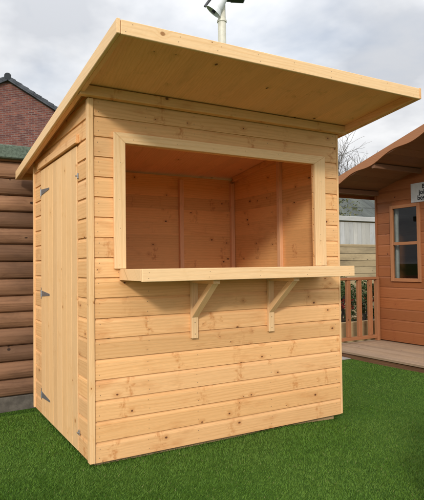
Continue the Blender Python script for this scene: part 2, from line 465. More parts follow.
# ------------------------------------------------------------------ GROUND
G = -0.016
def sstep(a, b, x):
    t = np.clip((x-a)/(b-a), 0, 1); return t*t*(3-2*t)
def ground_z(x, y):
    return G - .085*sstep(1.25, 1.68, y)*(1-sstep(1.2, 2.2, x)) - .02*sstep(1.2, 1.9, x)*(1-sstep(2.6, 3.4, x)) + .006*np.sin(x*3.1+y*1.7)*np.sin(y*2.3-x)
def build_ground():
    far = [-400, -150, -60, -25, -12, -8]
    xs = np.array(far + list(np.arange(-6, 8.01, .2)) + [10, 14, 25, 60, 150, 400])
    ys = np.array(far + list(np.arange(-6, 6.01, .15)) + [8, 12, 25, 60, 150, 400])
    X, Y = np.meshgrid(xs, ys)
    Z = ground_z(X, Y) - .006
    b = MB()
    nx, ny = len(xs), len(ys)
    vs = np.stack([X, Y, Z], -1).reshape(-1, 3)
    fs = [(j*nx+i, j*nx+i+1, (j+1)*nx+i+1, (j+1)*nx+i) for j in range(ny-1) for i in range(nx-1)]
    b.add([tuple(map(float, v)) for v in vs], fs, [[(float(vs[k][0]), float(vs[k][1])) for k in f] for f in fs], smooth=True)
    tag(b.build('ground', M['lawn']), kind='structure')
build_ground()
def build_grass():
    n = 760000
    x = rng.uniform(-2.6, 3.62, n); y = rng.uniform(-2.6, 1.78, n)
    keep = ~((x > .02) & (x < 1.80) & (y > .03) & (y < 1.40))
    # patches of grass creep up to the deck edge, not under it
    keep &= ~((x > 3.30+.18*sstep(.6, 1.7, y)*0) & (y > 1.62)) & ~((x > 3.56))
    dd = np.hypot(x-CAM_POS.x, y-CAM_POS.y)
    keep &= (dd > .9) & (rng.random(n) < np.clip(2.6/dd, .45, 1))
    x, y = x[keep], y[keep]; n = len(x)
    z = ground_z(x, y) - .008
    patch = .5+.5*np.sin(x*4.1+np.sin(y*3.3)*1.7)*np.sin(y*5.3+np.sin(x*2.7)*2)
    h = rng.uniform(.008, .016, n)*(.85+.3*patch)
    ang = rng.uniform(0, 2*np.pi, n)
    lean = rng.uniform(.2, 1.3, n)*h
    wind = 1.1*np.sin(x*2.2+1.3*np.sin(y*1.9))+.6*np.sin(y*3.7+x)
    la = np.where(rng.random(n) < .6, wind+rng.normal(0, .7, n), rng.uniform(0, 2*np.pi, n))
    w = rng.uniform(.0014, .0027, n)
    V = np.zeros((n, 3, 3), np.float32)
    cx, sy = np.cos(ang)*w, np.sin(ang)*w
    V[:, 0] = np.stack([x-cx, y-sy, z], -1); V[:, 1] = np.stack([x+cx, y+sy, z], -1)
    V[:, 2] = np.stack([x+np.cos(la)*lean, y+np.sin(la)*lean, z+h], -1)
    me = bpy.data.meshes.new('grass')
    me.vertices.add(n*3); me.vertices.foreach_set('co', V.ravel())
    me.loops.add(n*3); me.loops.foreach_set('vertex_index', np.arange(n*3, dtype=np.int32))
    me.polygons.add(n); me.polygons.foreach_set('loop_start', np.arange(0, n*3, 3, dtype=np.int32))
    me.update(calc_edges=True)
    me.materials.append(M['grass'])
    o = bpy.data.objects.new('grass', me); COL.objects.link(o)
    tag(o, 'short bright green lawn grass around the timber kiosk', 'grass', kind='stuff')
build_grass()

# ------------------------------------------------------------------ SERVING KIOSK
KW, KD, BP = 1.83, 1.40, .1124
def zu(y): return 2.063 - .1264*y          # underside of the roof boards
T = .014
K = thing('serving_kiosk', 'new pale pine serving kiosk with open hatch, counter shelf and sloping overhanging roof', 'kiosk', (KW/2, KD/2, 0))
SHIP = [(-.003, .0088), (0.0012, .0086), (0.0016, 0), (.088, 0), (.097, .0022), (.1035, .0062), (.1085, .0085), (.1093, .0088), (.1093, T), (-.003, T)]  # (height, depth from face)
def ship_board(b, org, along, inward, length, h0=0.0, h1=BP):
    pr = [(min(p, h1), q) for p, q in SHIP]
    out = []
    for q in pr:
        if not out or (abs(q[0]-out[-1][0])+abs(q[1]-out[-1][1])) > 1e-5: out.append(q)
    b.prism(out, org, along, (0, 0, 1), inward, length)
def nails(b, face, sgn, cols, z0, off=.0006):
    for c in cols:
        for dz in (.028, .078):
            zz = z0+dz+random.uniform(-.004, .004); cc = c+random.uniform(-.005, .005)
            if face == 'y': b.disc((cc, -off, zz), (0, -1, 0), random.uniform(.0022, .003), mi=1)
            else: b.disc((-off, cc, zz), (-1, 0, 0), random.uniform(.0022, .003), mi=1)
OX0, OX1, OZ0, OZ1 = .201, 1.597, 1.03, 1.772      # hatch opening
fx0, fx1 = .022, KW-.009
b = MB()
for k in range(19):
    z0 = k*BP; z1 = z0+BP
    hmax = BP if z1 < 2.055 else 2.055-z0
    if hmax < .01: continue
    segs = [(fx0, fx1)]
    if z1 > OZ0+.03 and z0 < OZ1-.04: segs = [(fx0, OX0), (OX1, fx1)]
    for a, c in segs:
        ship_board(b, (a, 0, z0), (1, 0, 0), (0, 1, 0), c-a, 0, hmax)
    if len(segs) == 2:
        nails(b, 'y', -1, (.048, .16, 1.66, KW-.045), z0)
        if z1 > OZ1: b.box(OX0+.001, OX1-.001, 0.001, T, OZ1, z1-.001, bev=0)
    elif z1 < 2.03: nails(b, 'y', -1, (.048, .34, .66, 1.21, KW-.045), z0)
b.build('front_cladding', [M['pine'], M['nail']], K)
DY0, DY1, DZ1 = .24, 1.17, 1.79                     # door opening in the left side
b = MB()
for k in range(19):
    z0 = k*BP; z1 = z0+BP
    segs = [(.034, KD-.02)]
    if z0 < DZ1-.03: segs = [(.034, DY0), (DY1, KD-.02)]
    for a, c in segs: ship_board(b, (0, a, z0), (0, 1, 0), (1, 0, 0), c-a)
    if z1 < 1.85: nails(b, 'x', -1, (.055, 1.345), z0)
b.clip((0, 0, zu(0)-.002), Vector((0, .1264, 1)).normalized())
b.build('left_cladding', [M['pine'], M['nail']], K)
b = MB()
for k in range(19): ship_board(b, (KW, .034, k*BP), (0, 1, 0), (-1, 0, 0), KD-.054)
b.clip((0, 0, zu(0)-.002), Vector((0, .1264, 1)).normalized())
b.build('right_cladding', M['pine_in'], K)
b = MB()
for k in range(17): ship_board(b, (.022, KD, k*BP), (1, 0, 0), (0, -1, 0), KW-.044, 0, BP if k < 16 else .07)
b.build('back_cladding', M['pine_in'], K)
# corner strips
for (x0, x1, y0, y1) in ((-.012, .020, -.010, .032), (KW-.008, KW+.008, -.004, .032), (-.012, .020, KD-.02, KD+.01), (KW-.020, KW+.012, KD-.02, KD+.01)):
    one('corner_strip', M['pine_door'], K, x0, x1, y0, y1, .003, min(zu(y0), zu(y1))-.004 - (.05 if y0 < 0 else 0), bev=.003)
# floor and bearers
b = MB()
for i in range(11): b.box(.018+i*.163, .018+i*.163+.1615, .016, KD-.016, .045, .060, axis=1, bev=.001)
b.build('floor', M['pine_in'], K)
for yb in (.036, .5, .92, KD-.075): one('bearer', M['bearer'], K, .03, KW-.045, yb, yb+.045, -.075, .044)
# framing seen inside the hatch
for (x0, x1) in ((1.238, 1.276), (.02, .055), (KW-.055, KW-.018)):
    one('stud', M['pine_roof'], K, x0, x1, KD-T-.034, KD-T-.001, .061, zu(KD-T)-.05, bev=.002)
for (y0, y1) in ((.628, .668),):
    one('stud', M['pine_roof'], K, KW-T-.034, KW-T-.001, y0, y1, .061, zu(y1)-.045, bev=.002)
    one('stud', M['pine_roof'], K, T+.018, T+.05, 1.18, 1.22, .061, zu(1.2)-.05, bev=.002)
for (x0, x1) in ((OX0-.07, OX0-.03), (OX1+.03, OX1+.07)):
    one('stud', M['pine_roof'], K, x0, x1, T+.001, T+.035, .061, zu(.05)-.045, bev=.002)
one('header_rail', M['pine_in'], K, T+.004, KW-T-.004, T+.001, T+.035, OZ1+.004, OZ1+.05)
def slope_bar(b, x0, x1, y0, y1, za, zb, axis=1, bev=.002):
    b.hexa([(x0, y0, zu(y0)+za), (x1, y0, zu(y0)+za), (x1, y1, zu(y1)+za), (x0, y1, zu(y1)+za),
            (x0, y0, zu(y0)+zb), (x1, y0, zu(y0)+zb), (x1, y1, zu(y1)+zb), (x0, y1, zu(y1)+zb)], axis, bev=bev)
for (x0, x1) in ((T+.001, T+.032), (KW-T-.032, KW-T-.001)):
    b = MB(); slope_bar(b, x0, x1, .05, KD-.05, -.044, -.002); b.build('top_rail', M['pine_in'], K)
# hatch frame, mitred at the top
FXA, FXB, FZT = .133, 1.695, 1.831
b = MB()
def frame_board(pts, axis, name='hatch_frame_board'):
    b = MB()
    b.hexa([(x, -.020, z) for x, z in pts][::1] + [(x, -.0005, z) for x, z in pts], axis, bev=.0018)
    if axis == 2:
        xm = sum(p[0] for p in pts)/4
        for z in (1.10, 1.28, 1.46, 1.64): b.disc((xm+random.uniform(-.012, .012), -.0206, z+random.uniform(-.02, .02)), (0, -1, 0), .0022, mi=1)
    else:
        for i in range(6): b.disc((.25+i*.26+random.uniform(-.02, .02), -.0206, 1.80+random.uniform(-.01, .01)), (0, -1, 0), .0022, mi=1)
    return b.build(name, [M['pine_pale'], M['nail']], K)
frame_board([(FXA, 1.0595), (OX0, 1.0595), (OX0, OZ1), (FXA, FZT)], 2)
frame_board([(OX1, 1.0595), (FXB, 1.0595), (FXB, FZT), (OX1, OZ1)], 2)
frame_board([(FXA+.0012, FZT), (OX0+.0012, OZ1), (OX1-.0012, OZ1), (FXB-.0012, FZT)], 0)
# counter
SX0, SX1, SY, SZ0, SZ1 = .166, 1.648, -.333, .991, 1.058
one('counter_top', M['pine_pale'], K, SX0, SX1, SY+.0205, -.0005, SZ0+.004, SZ1-.001, axis=0)
b = MB(); b.box(SX0, SX1, SY, SY+.020, SZ0, SZ1, axis=0, bev=.003)
for i in range(5):
    for dz in (.018, .048): b.disc((SX0+.04+i*.35+random.uniform(-.01, .01), SY-.0006, SZ0+dz), (0, -1, 0), .0022, mi=1)
b.build('counter_lip', [M['pine_pale'], M['nail']], K)
one('hatch_sill', M['pine_pale'], K, OX0+.001, OX1-.001, 0, .075, SZ0+.02, SZ1-.004, axis=0)
for bx in (.613, 1.184):
    b = MB(); b.box(bx, bx+.044, -.0225, -.0005, .634, .989, bev=.002)
    for z in (.66, .73): b.disc((bx+.022, -.0231, z), (0, -1, 0), .0035, mi=1)
    up = b.build('bracket', [M['pine_pale'], M['nail']], K)
    one('bracket_arm', M['pine_pale'], up, bx, bx+.044, -.285, -.0235, .968, .9905, bev=.002)
    L = math.hypot(.21, .235); a = math.atan2(.235, .21)
    mt = Matrix.Translation((bx+.022, -.125, .862)) @ Matrix.Rotation(-math.atan2(.215, .20), 4, 'X')
    b = MB(); bb = MB()
    # brace from the upright out to the arm, ends cut flush
    y0, zb0, y1, zt = -.0235, .760, -.250, .9675
    w = .034
    b.hexa([(bx+.001, y0, zb0), (bx+.043, y0, zb0), (bx+.043, y1-.022, zt), (bx+.001, y1-.022, zt),
            (bx+.001, y0, zb0+w*1.45), (bx+.043, y0, zb0+w*1.45), (bx+.043, y1+.026, zt), (bx+.001, y1+.026, zt)], Vector((0, y1-y0, zt-zb0)), bev=.0015)
    b.build('brace', M['pine_pale'], up)
# roof
RX0, RX1, RY0, RY1 = -.067, 1.893, -.65, 1.70
b = MB()
nb = 18; wbd = (RX1-RX0)/nb
for i in range(nb): slope_bar(b, RX0+i*wbd, RX0+(i+1)*wbd-.0002, RY0, RY1, 0, .012, 1, bev=.0005)
RB = b.build('roof_boards', M['pine_roof'], K)
b = MB(); slope_bar(b, RX0+.002, RX1-.002, RY0+.002, RY1-.002, .0125, .0155, 1, bev=0); b.build('roof_felt', M['felt'], K)
b = MB()
zf = zu(RY0)
b.box(RX0+.0015, RX1-.0015, RY0-.020, RY0-.0005, zf-.052, zf+.014, axis=0, bev=.0025)
for i in range(9):
    for dz in (-.036, -.004): b.disc((RX0+.04+i*.234+random.uniform(-.02, .02), RY0-.0206, zf+dz+random.uniform(-.005, .005)), (0, -1, 0), .0022, mi=1)
b.build('front_fascia', [M['pine_pale'], M['nail']], K)
for x0 in (RX0-.0185, RX1+.0005):
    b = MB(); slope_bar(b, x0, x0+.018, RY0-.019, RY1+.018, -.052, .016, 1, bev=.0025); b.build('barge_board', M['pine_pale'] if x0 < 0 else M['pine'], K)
one('back_fascia', M['pine'], K, RX0+.0015, RX1-.0015, RY1+.0005, RY1+.018, zu(RY1)-.05, zu(RY1)+.012, axis=0)
one('soffit_batten', M['pine'], K, RX0+.001, RX1-.001, -.048, -.0015, 2.008, zu(-.002)-.001, axis=0, bev=.003)
for (x0, x1) in ((RX0+.001, RX0+.026), (RX1-.026, RX1-.001)):
    b = MB(); slope_bar(b, x0, x1, RY0+.001, RY1-.001, -.048, -.0005, 1, bev=.002); b.build('roof_edge_batten', M['pine_roof'], K)
# door
b = MB(); nd = 8; wd = (DY1-DY0-.008)/nd
for i in range(nd): b.box(-.004, .014, DY0+.004+i*wd, DY0+.004+(i+1)*wd-.0012, .004, DZ1-.004, axis=2, bev=.0022)
D = b.build('door', M['pine_door'], K)
one('door_backing', M['pine_in'], K, .0165, .034, DY0-.03, DY1+.01, .061, DZ1+.02, axis=2)
b = MB(); b.hexa([(-.022, .205, 1.796), (0, .205, 1.796), (0, 1.205, 1.796), (-.022, 1.205, 1.796),
                  (-.016, .205, 1.848), (0, .205, 1.848), (0, 1.205, 1.848), (-.016, 1.205, 1.848)], 1); b.build('door_header', M['pine'], K)
for z in (1.622, .882, .148):
    b = MB()
    xs_ = -.0075
    b.hexa([(-.0045, 1.150, z-.019), (-.0045, .905, z-.006), (-.0045, .905, z+.006), (-.0045, 1.150, z+.022),
            (xs_, 1.150, z-.022), (xs_, .905, z-.006), (xs_, .905, z+.006), (xs_, 1.150, z+.022)], 1, bev=.0006)
    b.box(-.004, -.001, 1.158, 1.180, z-.042, z+.042, axis=2, bev=.0006)
    b.tube((-.006, 1.154, z-.024), (-.006, 1.154, z+.024), .006, .006, 8)
    for t in (.25, .6, .9): b.disc((xs_-.0006, 1.15-.245*t, z), (-1, 0, 0), .004, 8)
    b.build('hinge', M['zinc'], D)
for z in (1.605, .118):
    b = MB()
    b.box(-.009, -.0005, .206, .220, z-.016, z+.016, bev=.002)
    b.box(-.0155, -.0125, .208, .228, z-.004, z+.004, axis=1, bev=.001)
    b.tube((-.0092, .213, z), (-.017, .213, z), .005, .005, 8)
    b.build('door_latch', M['zinc'], K)

# ------------------------------------------------------------------ LOG SHED on the left
LY = 1.80
LS = thing('log_shed', 'dark brown log board shed with green felt roof edge behind the pine kiosk', 'shed', (-1.0, LY+1.2, -.1))
LX0, LX1, LYB, LZT = -3.2, 1.05, LY+2.5, 1.985
LP = [(0, .03), (.004, .012), (.014, -.001), (.034, -.009), (.055, -.013), (.078, -.013), (.102, -.008), (.124, 0.0), (.135, .012), (.139, .03)]
b = MB()
zz = .012; i = 0
while zz < LZT-.02:
    ph = .139*random.uniform(.94, 1.05); s_ = ph/.139
    if zz+ph > LZT: s_ = (LZT-zz)/.139
    jt = random.uniform(-2.2, .2)
    pr = [(p*s_, q+random.uniform(-.0015, .0015)) for p, q in LP]
    for a, c in ((LX0, jt-.001), (jt+.001, LX1)) if i % 3 == 0 else ((LX0, LX1),):
        b.prism(pr, (a, LY, zz), (1, 0, 0), (0, 0, 1), (0, 1, 0), c-a, smooth=False)
    zz += .139*s_; i += 1
b.build('front_wall', M['log'], LS)
for x0, sg in ((LX0, 1), (LX1, -1)):
    b = MB(); zz = .012
    while zz < LZT-.13:
        b.prism(LP, (x0, LY+.032, zz), (0, 1, 0), (0, 0, 1), (sg, 0, 0), LYB-LY-.035); zz += .139
    b.build('side_wall', M['log'], LS)
one('back_wall', M['log'], LS, LX0+.04, LX1-.04, LYB-.03, LYB, .012, LZT-.05, axis=0)
one('plinth', M['concrete'], LS, LX0-.02, LX1+.02, LY+.005, LYB, -.2, .010, axis=0, bev=.006)
b = MB()
b.hexa([(LX0-.08, LY-.07, 1.972), (LX1+.08, LY-.07, 1.972), (LX1+.08, LYB+.08, 1.90), (LX0-.08, LYB+.08, 1.90),
        (LX0-.08, LY-.07, 2.082), (LX1+.08, LY-.07, 2.082), (LX1+.08, LYB+.08, 2.0), (LX0-.08, LYB+.08, 2.0)], 0, bev=.008)
b.build('roof', M['greenfelt'], LS)
for i in range(9):
    b = MB(); b.disc((LX0+.3+i*.5, LY-.0706, 2.03), (0, -1, 0), .007, 8); b.build('felt_nail', M['zinc'], LS)

# ------------------------------------------------------------------ BRICK HOUSE far left
def house():
    ax, ay = 2.86, 20.0
    rz = R_(-7)
    H = thing('brick_house', 'red brick house gable with dark grey tiled roof edge beyond the log shed', 'house', (ax, ay, 0), rz)
    apex, pit, hw, dp = 8.72, .56, 3.9, 9.0
    ze = apex-hw*pit
    b = MB()
    g = [(-hw, 0, -.3), (hw, 0, -.3), (hw, 0, ze), (0, 0, apex), (-hw, 0, ze)]
    b.poly(g, [(p[0]+20, p[2]+20) for p in g])
    g2 = [(p[0], dp, p[2]) for p in g][::-1]; b.poly(g2, [(p[0]+20, p[2]+20) for p in g2])
    for sx in (-hw, hw):
        q = [(sx, 0, -.3), (sx, dp, -.3), (sx, dp, ze), (sx, 0, ze)]
        if sx < 0: q = q[::-1]
        b.poly(q, [(p[1]+20, p[2]+20) for p in q])
    w = b.build('wall', M['brick'], H, local=True)
    for sg in (-1, 1):
        b = MB()
        e = hw+.35
        pts = []
        for yy in (-.10, dp+.1):
            pts += [(0, yy, apex+.02), (sg*e, yy, apex-e*pit+.02)]
        n = Vector((sg*pit, 0, 1)).normalized()*.10
        a0, a1, b0, b1 = map(Vector, pts)
        L = (a1-a0).length
        top = [a0+n, a1+n, b1+n, b0+n]
        b.poly(top if sg < 0 else top[::-1], ([(0, 0), (0, L), (dp, L), (dp, 0)] if sg < 0 else [(dp, 0), (dp, L), (0, L), (0, 0)]))
        b.poly([a0, a1, b1, b0], [(0, 0), (0, L), (dp, L), (dp, 0)])
        for q in ((a0, a1, a1+n, a0+n), (b0, b1, b1+n, b0+n), (a1, b1, b1+n, a1+n)): b.poly(list(q), [(0, 0), (1, 0), (1, .1), (0, .1)])
        rf = b.build('roof_slope', M['tile'], H, local=True)
        # verge tiles: a stepped row of short pieces
        b = MB(); nn = 17
        for i in range(nn):
            t0, t1 = i/nn, (i+1)/nn
            p0, p1 = a0.lerp(a1, t0), a0.lerp(a1, t1)
            o = n*.35*1
            lift = n*1.15; lift1 = n*1.45
            yv = Vector((0, -.06, 0)); yb = Vector((0, .18, 0))
            b.hexa([p0+yv-n*.45, p1+yv-n*.45, p1+yb-n*.45, p0+yb-n*.45, p0+yv+lift, p1+yv+lift1, p1+yb+lift1, p0+yb+lift], (p1-p0), bev=0)
        b.build('verge_tile', M['tile'], H, local=True)
    b = MB()
    for i in range(20): b.tube((0, -.17+i*.46, apex+.13), (0, -.17+i*.46+.455, apex+.13), .14, .13, 10)
    b.build('ridge_tile', M['tile'], H, local=True)
house()

# ------------------------------------------------------------------ SUMMERHOUSE on the right
WX, FY, NY = 4.57, 2.165, -.80       # front wall plane, far side, near side
yc = (FY+NY)/2
DKZ, DX0 = .06, 3.55
slp = .283
def su(y): return 2.017 + (FY-yc - abs(y-yc))*slp      # underside of the roof
SH = thing('summerhouse', 'red brown stained timber summerhouse with wavy barge board, porch deck and railing', 'summerhouse', (WX+1.0, yc, DKZ))
WYa, WYb, WZa, WZb = 1.468, 1.925, .835, 1.806         # window outer frame (y, z)
b = MB()
SBP = .138
def sboard(b, org, along, inward, L, hmax=SBP, hmin=-.004):
    pr = [(-.004, .0075), (.0012, .007), (.002, 0), (SBP-.022, 0), (SBP-.010, .004), (SBP-.0008, .0065), (SBP-.0045, .0074), (SBP-.0045, .016), (-.004, .016)]
    pr = [(max(min(p, hmax), hmin), q) for p, q in pr]
    b.prism(pr, org, along, (0, 0, 1), inward, L)
for k in range(20):
    z0 = DKZ+.01+k*SBP
    segs = [(NY, FY)]
    if z0+SBP > WZa+.02 and z0 < WZb-.02:
        segs = [(NY, WYa+.02), (WYb-.02, FY)]
        if z0 < WZa+.02: sboard(b, (WX, WYa+.0205, z0), (0, 1, 0), (1, 0, 0), WYb-WYa-.041, WZa+.02-z0)
        if z0+SBP > WZb-.02: sboard(b, (WX, WYa+.0205, z0), (0, 1, 0), (1, 0, 0), WYb-WYa-.041, SBP, WZb-.02-z0)
    for a, c in segs: sboard(b, (WX, a, z0), (0, 1, 0), (1, 0, 0), c-a)
b.clip((WX, yc, su(yc)), Vector((0, slp, 1)).normalized())
b.clip((WX, yc, su(yc)), Vector((0, -slp, 1)).normalized())
b.build('front_wall', M['red'], SH)
for y0, sg in ((FY, -1), (NY, 1)):
    b = MB()
    for k in range(14):
        z0 = DKZ+.01+k*SBP
        if z0 > 1.97: break
        sboard(b, (WX+.018, y0, z0), (1, 0, 0), (0, sg, 0), 2.1, min(SBP, 2.0-z0))
    b.build('side_wall', M['red'], SH)
b = MB()
for k in range(20): sboard(b, (WX+2.12, NY+.02, DKZ+.01+k*SBP), (0, 1, 0), (-1, 0, 0), FY-NY-.04)
b.clip((WX, yc, su(yc)), Vector((0, slp, 1)).normalized()); b.clip((WX, yc, su(yc)), Vector((0, -slp, 1)).normalized())
b.build('back_wall', M['red'], SH)
one('floor', M['deck'], SH, WX+.02, WX+2.1, NY+.02, FY-.02, .02, .075)
one('corner_post', M['red'], SH, WX-.014, WX+.022, FY-.012, FY+.014, DKZ+.005, su(FY)-.006, axis=2)
# window
b = MB()
fw = .042
b.box(WX-.022, WX+.02, WYa, WYa+fw, WZa, WZb, axis=2); b.box(WX-.022, WX+.02, WYb-fw, WYb, WZa, WZb, axis=2)
b.box(WX-.021, WX+.02, WYa+fw, WYb-fw, WZa, WZa+fw, axis=1); b.box(WX-.021, WX+.02, WYa+fw, WYb-fw, WZb-fw, WZb, axis=1)
wn = b.build('window', M['redpale'], SH)
zm = 1.316
one('glazing_bar', M['redpale'], wn, WX-.016, WX+.016, WYa+fw, WYb-fw, zm-.019, zm+.019, axis=1)
for a, c in ((WZa+fw, zm-.019), (zm+.019, WZb-fw)): one('pane', M['glass'], wn, WX+.002, WX+.006, WYa+fw, WYb-fw, a, c, bev=0)
# pale curtain hanging just inside, drawn to the far side
b = MB()
cp = [(WX+.07+.010*math.sin(i*1.4), WYb+.02-i*.012) for i in range(9)]
for (xa, ya), (xb, yb_) in zip(cp, cp[1:]):
    b.poly([(xa, ya, .86), (xb, yb_, .86), (xb, yb_, 1.82), (xa, ya, 1.82)], [(0, 0), (1, 0), (1, 1), (0, 1)])
    b.poly([(xa+.004, ya, .86), (xa+.004, ya, 1.82), (xb+.004, yb_, 1.82), (xb+.004, yb_, .86)], [(0, 0), (1, 0), (1, 1), (0, 1)])
tag(b.build('curtain', M['curtain']), 'pale curtain hanging inside the summerhouse window', 'curtain')
# roof: two slopes overhanging the porch, purlins, ridge beam, wavy barge boards
RXa, RXb, EV = 3.755, WX+2.25, .16
for sg in (1, -1):
    ye = yc+sg*((FY-yc)+EV)
    b = MB(); nb = 28
    for i in range(12):
        t0, t1 = i/12, (i+1)/12
        ya, yb_ = yc+(ye-yc)*t0, yc+(ye-yc)*t1-.0012*sg
        b.hexa([(RXa, ya, su(ya)), (RXb, ya, su(ya)), (RXb, yb_, su(yb_)), (RXa, yb_, su(yb_)),
                (RXa, ya, su(ya)+.016), (RXb, ya, su(ya)+.016), (RXb, yb_, su(yb_)+.016), (RXa, yb_, su(yb_)+.016)], 0, bev=.001)
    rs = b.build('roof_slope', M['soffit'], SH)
    b = MB()
    b.hexa([(RXa+.002, yc, su(yc)+.017), (RXb, yc, su(yc)+.017), (RXb, ye, su(ye)+.017), (RXa+.002, ye, su(ye)+.017),
            (RXa+.002, yc, su(yc)+.024), (RXb, yc, su(yc)+.024), (RXb, ye, su(ye)+.024), (RXa+.002, ye, su(ye)+.024)], 0, bev=0)
    b.build('roof_felt', M['felt'], rs)
    # barge with scalloped lower edge
    n = 72; top, bot = [], []
    Lb = abs(ye-yc)+.02
    for i in range(n+1):
        d = Lb*i/n
        y = yc+sg*d
        zt = su(yc)-d*slp + .074
        wv = .5+.5*math.cos(2*math.pi*(d-.20)/.58)
        top.append((y, zt)); bot.append((y, zt-.063-.038*wv))
    b = MB()
    xf, xb_ = RXa-.019, RXa-.001
    for i in range(n):
        (y0, t0), (y1, t1) = top[i], top[i+1]; (_, c0), (_, c1) = bot[i], bot[i+1]
        uvs = [(y0, c0), (y1, c1), (y1, t1), (y0, t0)]
        b.poly([(xf, y0, c0), (xf, y0, t0), (xf, y1, t1), (xf, y1, c1)], [uvs[0], uvs[3], uvs[2], uvs[1]])
        b.poly([(xb_, y0, c0), (xb_, y1, c1), (xb_, y1, t1), (xb_, y0, t0)], uvs)
        b.poly([(xf, y0, c0), (xf, y1, c1), (xb_, y1, c1), (xb_, y0, c0)], uvs)
        b.poly([(xf, y0, t0), (xb_, y0, t0), (xb_, y1, t1), (xf, y1, t1)], uvs)
    for (y, t), (_, c) in ((top[0], bot[0]), (top[-1], bot[-1])): b.poly([(xf, y, c), (xf, y, t), (xb_, y, t), (xb_, y, c)], [(y, c), (y, t), (y, t), (y, c)])
    bm = bmesh.new(); me = bpy.data.meshes.new('t'); b._fill(me); bm.from_mesh(me); bmesh.ops.remove_doubles(bm, verts=bm.verts[:], dist=1e-5)
    bmesh.ops.recalc_face_normals(bm, faces=bm.faces[:]); bm.verts.index_update()
    b = MB(); b.bm_add(bm, 1); bm.free()
    b.build('barge_board', M['redpale'], SH)
    # eaves purlin and fascia
    for yp in (yc+sg*(FY-yc-.03), yc+sg*(FY-yc)*.52):
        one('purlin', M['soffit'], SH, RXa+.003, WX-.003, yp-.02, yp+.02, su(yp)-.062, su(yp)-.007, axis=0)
    one('eaves_fascia', M['red'], SH, RXa+.002, RXb, min(ye, ye+sg*.016), max(ye, ye+sg*.016), su(ye)-.035, su(ye)+.014, axis=0)
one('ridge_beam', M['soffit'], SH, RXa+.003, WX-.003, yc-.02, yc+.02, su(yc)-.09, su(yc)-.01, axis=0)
# deck
b = MB(); nb = 9
for i in range(nb):
    x0 = DX0+i*(WX-DX0-.016)/nb
    b.box(x0, x0+(WX-DX0-.016)/nb-.002, NY-.02, FY+.04, DKZ-.028, DKZ, axis=1, bev=.003)
dk = b.build('deck', M['deck'], SH)
one('deck_edge', M['log'], dk, DX0+.018, DX0+.055, NY, FY+.02, -.06, DKZ-.029, axis=1)
one('deck_edge', M['log'], dk, DX0+.06, WX-.02, FY-.03, FY+.015, -.06, DKZ-.029, axis=0)
# railing across the far end of the porch
BY = 2.15
rl = one('railing', M['redpale'], SH, DX0+.05, WX-.016, BY-.028, BY+.028, .858, .893, axis=0, bev=.004)
one('bottom_rail', M['redpale'], rl, DX0+.05, WX-.016, BY-.02, BY+.02, .092, .135, axis=0, bev=.003)
for x in (3.63, 3.823, 4.016, 4.209, 4.402): one('baluster', M['redpale'], rl, x-.030, x+.030, BY-.021, BY+.021, .1355, .8575, axis=2, bev=.004)
one('newel_post', M['redpale'], SH, WX-.062, WX-.0165, BY-.03, BY+.03, DKZ+.001, .857, axis=2, bev=.003)
# sign
SGy0, SGy1, SGz0, SGz1 = 1.13, 1.592, 1.812, 2.046
sg_ = thing('sign', 'white sign with black lettering fixed above the summerhouse window', 'sign', (WX-.012, (SGy0+SGy1)/2, SGz0))
one('board', M['signwhite'], sg_, WX-.013, WX-.001, SGy0, SGy1, SGz0, SGz1, bev=.002)
def text_mesh(txt, size, parent, pos, mat):
    cu = bpy.data.curves.new('t', 'FONT'); cu.body = txt; cu.size = size; cu.extrude = .0006; cu.align_x = 'CENTER'; cu.offset = .0019
    o = bpy.data.objects.new('t', cu); COL.objects.link(o)
    bpy.context.view_layer.update()
    me = bpy.data.meshes.new_from_object(o.evaluated_get(bpy.context.evaluated_depsgraph_get()))
    bpy.data.objects.remove(o)
    rot = Matrix(((0, 0, -1, 0), (-1, 0, 0, 0), (0, 1, 0, 0), (0, 0, 0, 1)))    # faces -x, reads left to right
    me.transform(Matrix.Translation(pos) @ rot)
    me.transform(WM[parent].inverted())
    me.materials.clear(); me.materials.append(mat)
    ob = bpy.data.objects.new('lettering', me); COL.objects.link(ob); ob.parent = parent
    return ob
for txt, zt, sz in (('Built', 1.974, .072), ('joinery', 1.904, .080), ('bespoke', 1.836, .080)):
    text_mesh(txt, sz, sg_, (WX-.0137, (SGy0+SGy1)/2, zt), M['ink'])
# paving strip in front of the deck
b = MB()
for i in range(2): b.box(3.14+i*.215, 3.14+i*.215+.208, 1.66, 2.9, -.06, -.012, axis=1, bev=.004)
tag(b.build('paving', M['paving']), kind='structure')

# ------------------------------------------------------------------ FENCES, BED, PLANTS behind the porch
F1 = thing('board_fence', 'weathered grey brown fence of horizontal boards behind the porch railing', 'fence', (5.6, 4.6, 0))
b = MB()
zz = 0.0
while zz < 1.40:
    b.box(1.6, 10.5, 4.6, 4.622, zz-.02, min(zz+.122, 1.437), axis=0, bev=.004); zz += .127
b.build('boards', M['sleeper'], F1)
for x in (2.2, 4.0, 6.6, 8.4): one('post', M['sleeper'], F1, x-.04, x+.04, 4.6225, 4.70, -.1, 1.44, axis=2)
F2 = thing('white_fence', 'pale whitewashed fence of vertical boards with a top cap', 'fence', (8, 6.4, 0))
b = MB()
x = 2.6
while x < 13:
    w = .138
    b.box(x, x+w-.006, 6.4+random.uniform(-.003, .003), 6.422, -.05, 2.05, axis=2, bev=.003); x += w
b.build('boards', M['white'], F2)
one('top_cap', M['white'], F2, 2.55, 13.05, 6.345, 6.46, 2.075, 2.185, axis=0, bev=.006)
one('back_rail', M['sleeper'], F2, 2.6, 13, 6.4235, 6.46, 1.85, 2.074, axis=0)
BD = thing('raised_bed', 'pale timber raised planting bed behind the railing', 'planter', (4.6, 2.75, 0))
